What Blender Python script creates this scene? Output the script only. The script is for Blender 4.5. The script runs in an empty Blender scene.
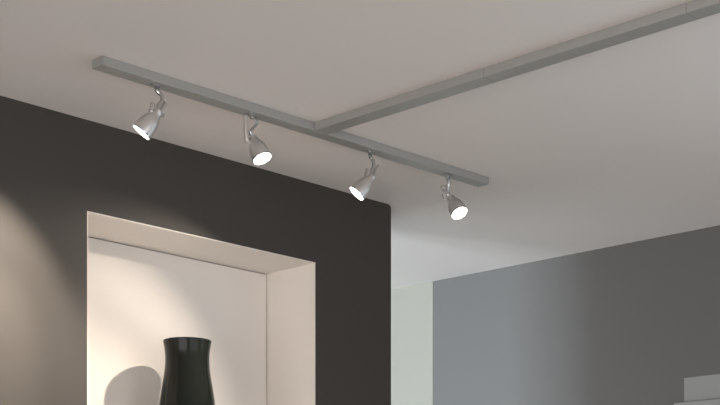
import bpy, bmesh, math
from mathutils import Vector, Matrix

C = bpy.context.scene.collection
PI = math.pi

# ------------------------------------------------------------------ camera
EYE = Vector((0, 0, 1.5))
F_PX = 1452.0
AZ = math.atan2(1405, F_PX)
FWD = Vector((math.cos(AZ), math.sin(AZ), 0))
RGT = Vector((math.sin(AZ), -math.cos(AZ), 0))
UP = Vector((0, 0, 1))
cam = bpy.data.cameras.new('camera')
cam.sensor_width = 36
cam.lens = F_PX / 720 * 36
cam.shift_y = 387.5 / 720
cam.clip_start = .05
cam_o = bpy.data.objects.new('camera', cam)
C.objects.link(cam_o)
cam_o.location = EYE
cam_o.rotation_euler = (PI / 2, 0, AZ - PI / 2)
bpy.context.scene.camera = cam_o


def ray(x, y):
    return FWD + RGT * ((x - 360) / F_PX) + UP * ((590 - y) / F_PX)


def atY(x, y, Y):
    r = ray(x, y)
    return EYE + r * (Y / r.y)


# ------------------------------------------------------------------ materials
def mat(name, col, rough=.6, metal=0., bump=0., scale=60., var=0., coat=0., spec=.5, aniso=0.):
    m = bpy.data.materials.new(name)
    m.use_nodes = True
    nt = m.node_tree
    b = nt.nodes['Principled BSDF']
    b.inputs['Base Color'].default_value = (*col, 1)
    b.inputs['Roughness'].default_value = rough
    b.inputs['Metallic'].default_value = metal
    b.inputs['Coat Weight'].default_value = coat
    b.inputs['Coat Roughness'].default_value = .04
    b.inputs['Specular IOR Level'].default_value = spec
    b.inputs['Anisotropic'].default_value = aniso
    tc = nt.nodes.new('ShaderNodeTexCoord')
    n = nt.nodes.new('ShaderNodeTexNoise')
    n.inputs['Scale'].default_value = scale
    n.inputs['Detail'].default_value = 4
    nt.links.new(tc.outputs['Object'], n.inputs['Vector'])
    if var:
        n2 = nt.nodes.new('ShaderNodeTexNoise')
        n2.inputs['Scale'].default_value = 1.7
        n2.inputs['Detail'].default_value = 3
        nt.links.new(tc.outputs['Object'], n2.inputs['Vector'])
        r = nt.nodes.new('ShaderNodeMapRange')
        r.inputs['To Min'].default_value = 1 - var
        r.inputs['To Max'].default_value = 1 + var
        nt.links.new(n2.outputs['Fac'], r.inputs['Value'])
        mx = nt.nodes.new('ShaderNodeVectorMath')
        mx.operation = 'SCALE'
        mx.inputs[0].default_value = col
        nt.links.new(r.outputs['Result'], mx.inputs['Scale'])
        nt.links.new(mx.outputs['Vector'], b.inputs['Base Color'])
    if bump:
        bp = nt.nodes.new('ShaderNodeBump')
        bp.inputs['Strength'].default_value = bump
        bp.inputs['Distance'].default_value = .001
        nt.links.new(n.outputs['Fac'], bp.inputs['Height'])
        nt.links.new(bp.outputs['Normal'], b.inputs['Normal'])
    return m


M = dict(
    ceiling=mat('ceiling_paint', (.76, .72, .70), .9, bump=.15, scale=120, var=.015),
    dark=mat('charcoal_paint', (.054, .0485, .043), .62, bump=.12, scale=150, var=.03, spec=.35),
    white=mat('white_plaster', (.79, .745, .70), .75, bump=.1, scale=150, var=.01),
    grey=mat('grey_paint', (.126, .121, .116), .62, bump=.1, scale=150, var=.02),
    cream=mat('pale_paint', (.325, .315, .27), .8, bump=.1, scale=150, var=.01),
    trimw=mat('white_gloss_paint', (.30, .31, .295), .45),
    floor=mat('pale_screed_floor', (.50, .46, .41), .5, bump=.1, scale=40, var=.06),
    gap=mat('shadow_gap', (.10, .09, .08), .9),
    track=mat('satin_grey_aluminium', (.355, .355, .345), .42, metal=.15, bump=.05, scale=400),
    track_end=mat('grey_plastic_end', (.30, .30, .29), .5),
    seam=mat('seam_grey', (.22, .22, .21), .6),
    nickel=mat('brushed_nickel', (.60, .58, .56), .38, metal=.65, bump=.08, scale=300, aniso=.3),
    chrome=mat('chrome', (.66, .67, .68), .18, metal=1.),
    steel=mat('dull_steel', (.36, .35, .34), .4, metal=.8),
    vase=mat('black_glazed_ceramic', (.009, .011, .009), .16, coat=.0, spec=.17),
    glass=mat('window_glass', (.8, .85, .9), .05),
)
M['glass'].node_tree.nodes['Principled BSDF'].inputs['Transmission Weight'].default_value = 1

em = bpy.data.materials.new('lit_halogen_face')
em.use_nodes = True
nt = em.node_tree
b = nt.nodes['Principled BSDF']
b.inputs['Base Color'].default_value = (.9, .88, .85, 1)
b.inputs['Emission Color'].default_value = (1, .93, .84, 1)
b.inputs['Emission Strength'].default_value = 9
M['lamp'] = em


# ------------------------------------------------------------------ mesh helpers
def obj(name, bm, m, parent=None, smooth=False, bevel=0.):
    bmesh.ops.recalc_face_normals(bm, faces=bm.faces)
    me = bpy.data.meshes.new(name)
    bm.to_mesh(me)
    bm.free()
    me.materials.append(m)
    if smooth:
        me.polygons.foreach_set('use_smooth', [True] * len(me.polygons))
        me.set_sharp_from_angle(angle=math.radians(38))
    o = bpy.data.objects.new(name, me)
    C.objects.link(o)
    if parent:
        o.parent = parent
        o.matrix_parent_inverse = Matrix.Translation(-parent.location)
    if bevel:
        md = o.modifiers.new('bevel', 'BEVEL')
        md.width = bevel
        md.segments = 2
        md.limit_method = 'ANGLE'
    return o


def box(bm, a, b_):
    xs, ys, zs = zip(a, b_)
    v = [bm.verts.new((x, y, z)) for x in xs for y in ys for z in zs]
    for f in ((0, 1, 3, 2), (4, 6, 7, 5), (0, 4, 5, 1), (2, 3, 7, 6), (0, 2, 6, 4), (1, 5, 7, 3)):
        bm.faces.new([v[i] for i in f])
    return bm


def B(*boxes):
    bm = bmesh.new()
    for a, b_ in boxes:
        box(bm, a, b_)
    return bm


def prism_y(bm, pts, y0, y1):
    a = [bm.verts.new((x, y0, z)) for x, z in pts]
    c = [bm.verts.new((x, y1, z)) for x, z in pts]
    n = len(pts)
    bm.faces.new(a)
    bm.faces.new(c[::-1])
    for i in range(n):
        bm.faces.new((a[i], a[(i + 1) % n], c[(i + 1) % n], c[i]))
    return bm


def frame_of(d):
    d = d.normalized()
    u = d.cross(Vector((0, 0, 1)))
    if u.length < .05:
        u = d.cross(Vector((1, 0, 0)))
    u.normalize()
    return u, d.cross(u)


def lathe(bm, prof, o, d, n=40, cap0=False, cap1=False):
    """prof: (distance along d, radius)"""
    d = d.normalized()
    u, v = frame_of(d)
    rings = []
    for t, r in prof:
        rings.append([bm.verts.new(o + d * t + (u * math.cos(2 * PI * k / n) + v * math.sin(2 * PI * k / n)) * r) for k in range(n)])
    for a, c in zip(rings, rings[1:]):
        for k in range(n):
            bm.faces.new((a[k], a[(k + 1) % n], c[(k + 1) % n], c[k]))
    if cap0:
        bm.faces.new(rings[0][::-1])
    if cap1:
        bm.faces.new(rings[-1])
    return bm


def spline(pts, k=6):
    """Catmull-Rom through the points"""
    P = [pts[0] * 2 - pts[1]] + list(pts) + [pts[-1] * 2 - pts[-2]]
    out = []
    for i in range(1, len(P) - 2):
        for j in range(k):
            t = j / k
            out.append(.5 * ((2 * P[i]) + (P[i + 1] - P[i - 1]) * t + (2 * P[i - 1] - 5 * P[i] + 4 * P[i + 1] - P[i + 2]) * t * t
                             + (3 * P[i] - P[i - 1] - 3 * P[i + 1] + P[i + 2]) * t ** 3))
    out.append(pts[-1])
    return out


def tube(bm, pts, r, n=14, flat=None):
    """round tube, or a flat strip when flat=(half width, half thickness)"""
    rings = []
    pu = None
    for i, p in enumerate(pts):
        d = (pts[min(i + 1, len(pts) - 1)] - pts[max(i - 1, 0)]).normalized()
        if pu is None:
            u, v = frame_of(d)
        else:
            u = (pu - d * pu.dot(d)).normalized()
            v = d.cross(u)
        pu = u
        ru, rv = flat if flat else (r, r)
        rings.append([bm.verts.new(p + u * math.cos(2 * PI * k / n) * ru + v * math.sin(2 * PI * k / n) * rv) for k in range(n)])
    for a, c in zip(rings, rings[1:]):
        for k in range(n):
            bm.faces.new((a[k], a[(k + 1) % n], c[(k + 1) % n], c[k]))
    bm.faces.new(rings[0][::-1])
    bm.faces.new(rings[-1])
    return bm


def struct(name, bm, m, parent=None, **k):
    o = obj(name, bm, m, parent, **k)
    if not parent:
        o['kind'] = 'structure'
    return o


def thing(name, loc, label, cat, group=None):
    o = bpy.data.objects.new(name, None)
    o.empty_display_size = .05
    o.location = loc
    C.objects.link(o)
    o['label'] = label
    o['category'] = cat
    if group:
        o['group'] = group
    return o


# ------------------------------------------------------------------ the room
CZ = 2.75            # ceiling height
YW = 3.2056          # face of the charcoal partition
XB = 4.432           # face of the grey wall at the right
X0, Y0, YF = -2.0, -3.0, 6.2
XE = 3.4576          # free end of the partition
TH = .30

struct('floor', B(((X0 - .2, Y0 - .2, -.1), (XB + .2, YF + .2, 0))), M['floor'])
struct('ceiling', B(((X0 - .2, Y0 - .2, CZ), (XB + .2, YF + .2, CZ + .12))), M['ceiling'])

# charcoal partition with the niche opening, its free top corner slightly rounded
NX0, NX1, NZ0, NZ1, NY = 2.2724, 3.1118, 1.74, 2.5048, 3.4224
L = .003
bm = bmesh.new()
prism_y(bm, [(X0, 0), (NX0 - L, 0), (NX0 - L, CZ), (X0, CZ)], YW, YW + TH)
rr = .014
corner = [(XE - rr + rr * math.sin(a), CZ - rr + rr * math.cos(a)) for a in [i * PI / 12 for i in range(7)]]
prism_y(bm, [(NX1 + L, 0), (XE, 0)] + corner[::-1] + [(NX1 + L, CZ)], YW, YW + TH)
prism_y(bm, [(NX0 - L, NZ1 + L), (NX1 + L, NZ1 + L), (NX1 + L, CZ), (NX0 - L, CZ)], YW, YW + TH)
prism_y(bm, [(NX0 - L, 0), (NX1 + L, 0), (NX1 + L, NZ0 - L), (NX0 - L, NZ0 - L)], YW, YW + TH)
bm2 = box(bm, (NX0 - L, YW + TH - .04, NZ0 - L), (NX1 + L, YW + TH, NZ1 + L))
struct('wall_left', bm, M['dark'])

YL = YW - .0006
nb = NY + .012
lin = struct('wall_niche', B(
    ((NX0 - L, YL, NZ0), (NX0, nb, NZ1)),
    ((NX1, YL, NZ0), (NX1 + L, nb, NZ1)),
    ((NX0 - L, YL, NZ1), (NX1 + L, nb, NZ1 + L)),
    ((NX0 - L, YL, NZ0 - L), (NX1 + L, nb, NZ0))), M['white'])
g = .0032
obj('back_panel', B(((NX0 + g, NY, NZ0), (NX1 - g, NY + .01, NZ1 - g))), M['white'], lin)
obj('shadow_gap', B(((NX0, NY + .010, NZ0), (NX1, NY + .0115, NZ1))), M['gap'], lin)

# wall at the right: grey paint with a pale stretch beside the partition
YP = 3.877
struct('wall_right', B(((XB, 2.713, 0), (XB + .15, YP, CZ)),
                       ((XB, 1.80, 2.24), (XB + .15, 2.713, CZ)),), M['grey'])
struct('wall_back', B(((XB - .0015, YP, 0), (XB + .15, YF, CZ))), M['cream'])
# opening with pale lintel and a door casing below it
struct('trim_1', B(((XB + .0, 1.80, 2.157), (XB + .15, 2.713, 2.24))), M['trimw'])
d = struct('door_1', B(((XB - .022, 1.77, 2.06), (XB + .12, 2.742, 2.153)),
                       ((XB - .022, 2.66, 0), (XB + .12, 2.742, 2.06)),
                       ((XB - .022, 1.77, 0), (XB + .12, 1.85, 2.06))), M['trimw'], bevel=.002)
obj('door_leaf', B(((XB + .02, 1.855, .01), (XB + .06, 2.655, 2.055))), M['trimw'], d)

# walls with window openings outside the picture
def wall_with_window(name, axis, pos, lo, hi, w0, w1, z0, z1, t, m):
    def bx(a0, a1, c0, c1):
        if axis == 'y':
            return ((a0, min(pos, pos + t), c0), (a1, max(pos, pos + t), c1))
        return ((min(pos, pos + t), a0, c0), (max(pos, pos + t), a1, c1))
    struct(name, B(bx(lo, w0, 0, CZ), bx(w1, hi, 0, CZ), bx(w0, w1, 0, z0), bx(w0, w1, z1, CZ)), m)
    return bx


def window(name, bx, w0, w1, z0, z1, n):
    f = .05
    bl = [bx(w0, w0 + f, z0, z1), bx(w1 - f, w1, z0, z1), bx(w0 + f, w1 - f, z0, z0 + f), bx(w0 + f, w1 - f, z1 - f, z1)]
    for i in range(1, n):
        c = w0 + (w1 - w0) * i / n
        bl.append(bx(c - f / 2, c + f / 2, z0 + f, z1 - f))
    struct(name, B(*bl), M['trimw'])


bx = wall_with_window('wall_far', 'y', YF, X0, XB, .6, 3.2, .3, 2.4, .2, M['cream'])
window('added_window_4', bx, .6, 3.2, .3, 2.4, 3)  # unseen window, added to brighten the ceiling and soften the grey wall's fade
bx = wall_with_window('wall_front', 'y', Y0, X0, XB, -.8, 4.2, .3, 2.4, -.2, M['cream'])
window('window_2', bx, -.8, 4.2, .3, 2.4, 4)
bm = B(((X0 - .2, Y0, 0), (X0, -2.4, CZ)), ((X0 - .2, -2.4, 0), (X0, 2.6, .3)), ((X0 - .2, -2.4, 2.4), (X0, 2.6, CZ)),
       ((X0 - .2, 2.6, 0), (X0, 3.6, CZ)), ((X0 - .2, 3.6, 0), (X0, 6.0, .3)), ((X0 - .2, 3.6, 2.6), (X0, 6.0, CZ)), ((X0 - .2, 6.0, 0), (X0, YF, CZ)))
struct('wall_side', bm, M['cream'])
bxs = lambda a0, a1, c0, c1: ((X0 - .2, a0, c0), (X0, a1, c1))
window('window_1', bxs, 3.6, 6.0, .3, 2.6, 2)
window('window_5', bxs, -2.4, 2.6, .3, 2.4, 4)
bx = wall_with_window('wall_east', 'x', XB, Y0, 1.79, .2, 1.5, .3, 2.4, .2, M['grey'])
window('added_window_3', bx, .2, 1.5, .3, 2.4, 2)  # unseen window, added for a cool highlight on the vase


def area(name, loc, d, sx, sy, col, power):
    l = bpy.data.lights.new(name, 'AREA')
    l.shape = 'RECTANGLE'
    l.size, l.size_y = sx, sy
    l.color = col
    l.energy = power
    o = bpy.data.objects.new(name, l)
    C.objects.link(o)
    o.location = loc
    o.rotation_euler = Vector(d).to_track_quat('-Z', 'Y').to_euler()
    return o


area('daylight_window_behind', (X0 - .25, 4.8, 1.45), (1, 0, 0), 2.4, 2.3, (.80, .91, 1), 450)
area('added_light_far', (1.9, YF + .25, 1.35), (0, -1, 0), 2.6, 2.1, (.80, .91, 1), 90)  # added light behind the unseen far window
area('daylight_window_front', (1.7, Y0 - .25, 1.35), (0, 1, 0), 5, 2.1, (.95, .96, 1), 66)
area('daylight_window_side', (X0 - .25, .1, 1.35), (1, 0, 0), 5, 2.1, (1, .93, .88), 145)
area('added_light_east', (XB + .25, .85, 1.35), (-1, 0, 0), 1.3, 2.1, (.78, .92, 1), 25)  # added cool light for the vase highlight, from the unseen east window

w = bpy.data.worlds.new('world')
w.use_nodes = True
w.node_tree.nodes['Background'].inputs[0].default_value = (.75, .85, 1, 1)
w.node_tree.nodes['Background'].inputs[1].default_value = .5
bpy.context.scene.world = w

# ------------------------------------------------------------------ ceiling track and feed bar
TX0, TX1, TY0, TY1, TH2 = 2.020, 3.430, 2.784, 2.826, .0225
TZ = CZ - TH2
t = thing('ceiling_track', (2.72, 2.8025, CZ), 'long grey spotlight bar on the ceiling carrying all four spotlights', 'track light bar')
e = .004
obj('housing', B(((TX0 + e, TY0, TZ), (TX1 - e, TY1, CZ - .0004))), M['track'], t, bevel=.0012)
obj('end_cap', B(((TX0, TY0, TZ), (TX0 + e, TY1, CZ - .0004))), M['track_end'], t, bevel=.001)
obj('end_cap', B(((TX1 - e, TY0, TZ), (TX1, TY1, CZ - .0004))), M['track_end'], t, bevel=.001)

FX0, FX1, FYE = 2.703, 2.752, -.6
t.rotation_euler.z = -.0110      # the bar is a touch off square with the wall
f = thing('feed_bar', (2.726, 1.1, CZ), 'plain grey bar without lamps, running across the ceiling to meet the spotlight bar', 'ceiling bar')
seams = [1.652, 2.205]
ys = [FYE, 1.650, 2.205, TY0 - .0005]
for y0, y1 in zip(ys, ys[1:]):
    obj('bar_section', B(((FX0, y0 + .0007, CZ - TH2), (FX1, y1 - .0007, CZ - .0004))), M['track'], f, bevel=.001)
for y in ys[1:3]:
    obj('joint', B(((FX0 + .0006, y - .0008, CZ - TH2 + .0006), (FX1 - .0006, y + .0008, CZ - .0006))), M['seam'], f)
bm = bmesh.new()
lathe(bm, [(0, .0035), (.0012, .0035), (.0016, .0025)], Vector((2.763, TY0 + .0002, CZ - .012)), Vector((0, -1, 0)), 16, True, True)
obj('screw', bm, M['chrome'], t, smooth=True)


# ------------------------------------------------------------------ spotlights
def spotlight(lens, d, mount_px, arm, strip, stub, knob, label, yl, sr=.0042, ar=.0052, br=(.0052, .0042)):
    LC = atY(lens[0], lens[1], yl)
    d = Vector(d).normalized()
    LEN = .068
    base = LC - d * LEN
    YT = (TY0 + TY1) / 2
    mp = atY(mount_px[0], mount_px[1], YT)
    YT -= (mp.x - 2.72) * .011
    mp = atY(mount_px[0], mount_px[1], YT)
    mp.z = TZ
    root = thing('spotlight', (mp.x, YT, TZ), label, 'spotlight', 'spotlights under the ceiling bar')

    # lamp head: bell shaped shell with wall thickness
    R0 = .0264
    prof = [(.0, .0085), (.001, .0106), (.009, .0112), (.013, .0120), (.018, .0150), (.025, .0188), (.037, .0226), (.052, .0252),
            (.064, R0), (.068, R0), (.068, R0 - .0018), (.060, R0 - .0026), (.050, .0215)]
    bm = bmesh.new()
    lathe(bm, prof, base, d, 48, cap0=True)
    head = obj('lamp_head', bm, M['nickel'], root, smooth=True)
    bm = bmesh.new()
    lathe(bm, [(.0, .0250), (.0, .0265), (.0025, .0269), (.004, .0264), (.004, .0245), (.0, .0245)], LC - d * .0035, d, 48)
    obj('rim', bm, M['chrome'], head, smooth=True)
    bm = bmesh.new()
    lathe(bm, [(-.0035, .0242), (-.0015, .0228), (-.0005, .012), (0, .0008)], LC, d, 40, cap1=True)
    obj('bulb_face', bm, M['lamp'], head, smooth=True)

    # mount on the underside of the bar
    bm = bmesh.new()
    box(bm, (mp.x - .017, YT - .0065, TZ - .0025), (mp.x + .017, YT + .0065, TZ + .0008))
    mo = obj('mount_plate', bm, M['steel'], root, bevel=.0008)
    bm = bmesh.new()
    lathe(bm, [(0, .0062), (.007, .0062), (.009, .0045)], Vector((mp.x, YT, TZ - .002)), Vector((0, 0, -1)), 20, True, True)
    obj('collar', bm, M['chrome'], mo, smooth=True)

    # curved arm, from the collar to the back of the lamp head
    yb = base.y
    n = len(arm)
    pts = [Vector((mp.x, YT, TZ - .006))]
    for i, (x, y) in enumerate(arm):
        k = (i + 1) / (n + 1)
        pts.append(atY(x, y, YT + (yb - YT) * k))
    pts.append(base + d * .004)
    bm = bmesh.new()
    tube(bm, spline(pts), ar)
    obj('arm', bm, M['chrome'], root, smooth=True)

    bm = bmesh.new()
    sp = [atY(x, y, (YT + yb) / 2 + dy) for x, y, dy in strip]
    tube(bm, spline(sp, 5), 0, 12, flat=br)
    obj('bracket', bm, M['nickel'], root, smooth=True)

    a0 = atY(stub[0][0], stub[0][1], yb)
    a1 = atY(stub[1][0], stub[1][1], yb)
    bm = bmesh.new()
    dd = (a1 - a0)
    ll = dd.length
    lathe(bm, [(-.0005, sr * .8), (0, sr), (ll, sr)], a0, dd, 20, True, True)
    obj('pivot_pin', bm, M['chrome'], root, smooth=True)

    # knuckle joining bracket and head, with its thumb screw
    k0 = base + d * .006
    k1 = atY(knob[0], knob[1], (YT + yb) / 2)
    bm = bmesh.new()
    dd = k1 - k0
    lathe(bm, [(-.004, .003), (-.003, .0065), (dd.length * .55, .0065), (dd.length * .6, .0035), (dd.length, .0035)], k0, dd, 24, True, True)
    kn = obj('knuckle', bm, M['nickel'], root, smooth=True)
    bm = bmesh.new()
    lathe(bm, [(-.0015, .002), (-.001, .0048), (.004, .0048), (.005, .0035)], k1, dd, 10, True, True)
    obj('thumb_screw', bm, M['steel'], kn, smooth=True)
    return LC, d


S = []
S.append(spotlight((141.2, 132.3), (-.47, .42, -.775), (157, 86),
                   [(156.5, 90), (161, 95), (162, 101), (158.5, 106)],
                   [(163.5, 98.5, 0), (165.5, 102.5, 0), (162.5, 108, 0), (159, 112, 0)],
                   [(152.5, 103.5), (150.8, 111)], (162, 115),
                   'spotlight at the left end of the bar, turned left to the bare charcoal wall', 2.80, .006))
S.append(spotlight((262.3, 158.6), (.09, -.44, -.89), (252, 118),
                   [(257, 122.5), (254, 127), (250.5, 131), (251.5, 136)],
                   [(245.6, 116, 0), (245.8, 127, 0), (246.2, 135, 0), (247, 141, 0), (251, 143, 0)],
                   [(253, 137), (255, 141)], (249, 139.5),
                   'second spotlight from the left, with a straight flat bracket, glaring down to the right', 2.785, ar=.0034, br=(.0068, .0058)))
S.append(spotlight((356.6, 193.6), (-.53, .41, -.74), (370, 154),
                   [(370.5, 157), (373, 161), (373.3, 167), (371, 172)],
                   [(378.5, 166, 0), (376.5, 169, 0), (374, 174, 0), (371.5, 179, 0)],
                   [(367, 169), (365.5, 176)], (374, 178),
                   'third spotlight from the left, right of the bar junction, turned left to the niche', 2.80))
S.append(spotlight((459.5, 213.2), (-.06, -.559, -.823), (447.5, 176),
                   [(448, 178.5), (448.8, 183), (448, 188), (448, 193)],
                   [(447, 186, 0), (444.5, 188.7, 0), (442, 186.3, 0)],
                   [(442.8, 194.2), (446, 200.5)], (444.5, 190),
                   'spotlight at the right end of the bar, glaring down to the right, round lit face', 2.785))

BEAMS = [  # (watts, cone degrees, edge blend): the reflector's core beam and its wider spill
    ((40, 44, .9), (33, 98, .5)), ((8, 58, .8), (8, 94, .3)), ((46, 62, 1.), (14, 98, .5)), ((8, 58, .8), (8, 94, .3))]
AIM = [Vector((-.31, .57, -.76)).normalized(), None, None, None]   # first core beam turned off its head's axis to place its wall pool
for (LC, d), beams, aim in zip(S, BEAMS, AIM):
    for pw, ang, bl in beams:
        l = bpy.data.lights.new('spotlight_beam', 'SPOT')
        l.energy = pw
        l.spot_size = math.radians(ang)
        l.spot_blend = bl
        l.shadow_soft_size = .010
        l.color = (1, .87, .73)
        o = bpy.data.objects.new('spotlight_beam', l)
        C.objects.link(o)
        o.location = LC + d * .014
        o.rotation_euler = (aim if aim and ang < 70 else d).to_track_quat('-Z', 'Y').to_euler()

# ------------------------------------------------------------------ vase
vc = atY(187.3, 341, 3.268)
H = vc.z - NZ0
v = thing('vase', (vc.x, vc.y, NZ0), 'tall black glazed vase with flared rim standing in the lit white niche', 'vase')
prof = [(0, .050), (.004, .054), (.05, .068), (.12, .080), (.19, .0865), (.25, .0880), (.30, .0865), (.335, .0825), (.37, .0775),
        (.40, .0720), (.43, .0680), (.46, .0665), (.485, .0680)]
prof = [(p * (H - .03) / .485, r) for p, r in prof] + [(H - .012, .0712), (H - .003, .0735), (H, .0735), (H + .0002, .0720),
                                                       (H - .003, .0705), (H - .03, .0655), (H - .15, .068), (H - .30, .080), (.02, .05), (.012, .01)]
prof = [(p, q * .95) for p, q in prof]
bm = bmesh.new()
lathe(bm, prof, Vector((vc.x, vc.y, NZ0)), Vector((0, 0, 1)), 72, cap0=True, cap1=True)
o = obj('body', bm, M['vase'], v, smooth=True)
md = o.modifiers.new('s', 'SUBSURF')
md.levels = md.render_levels = 1

# ------------------------------------------------------------------ colour management
vs = bpy.context.scene.view_settings
vs.view_transform = 'Standard'
vs.look = 'None'
vs.gamma = 1
vs.use_curve_mapping = False
vs.exposure = .06
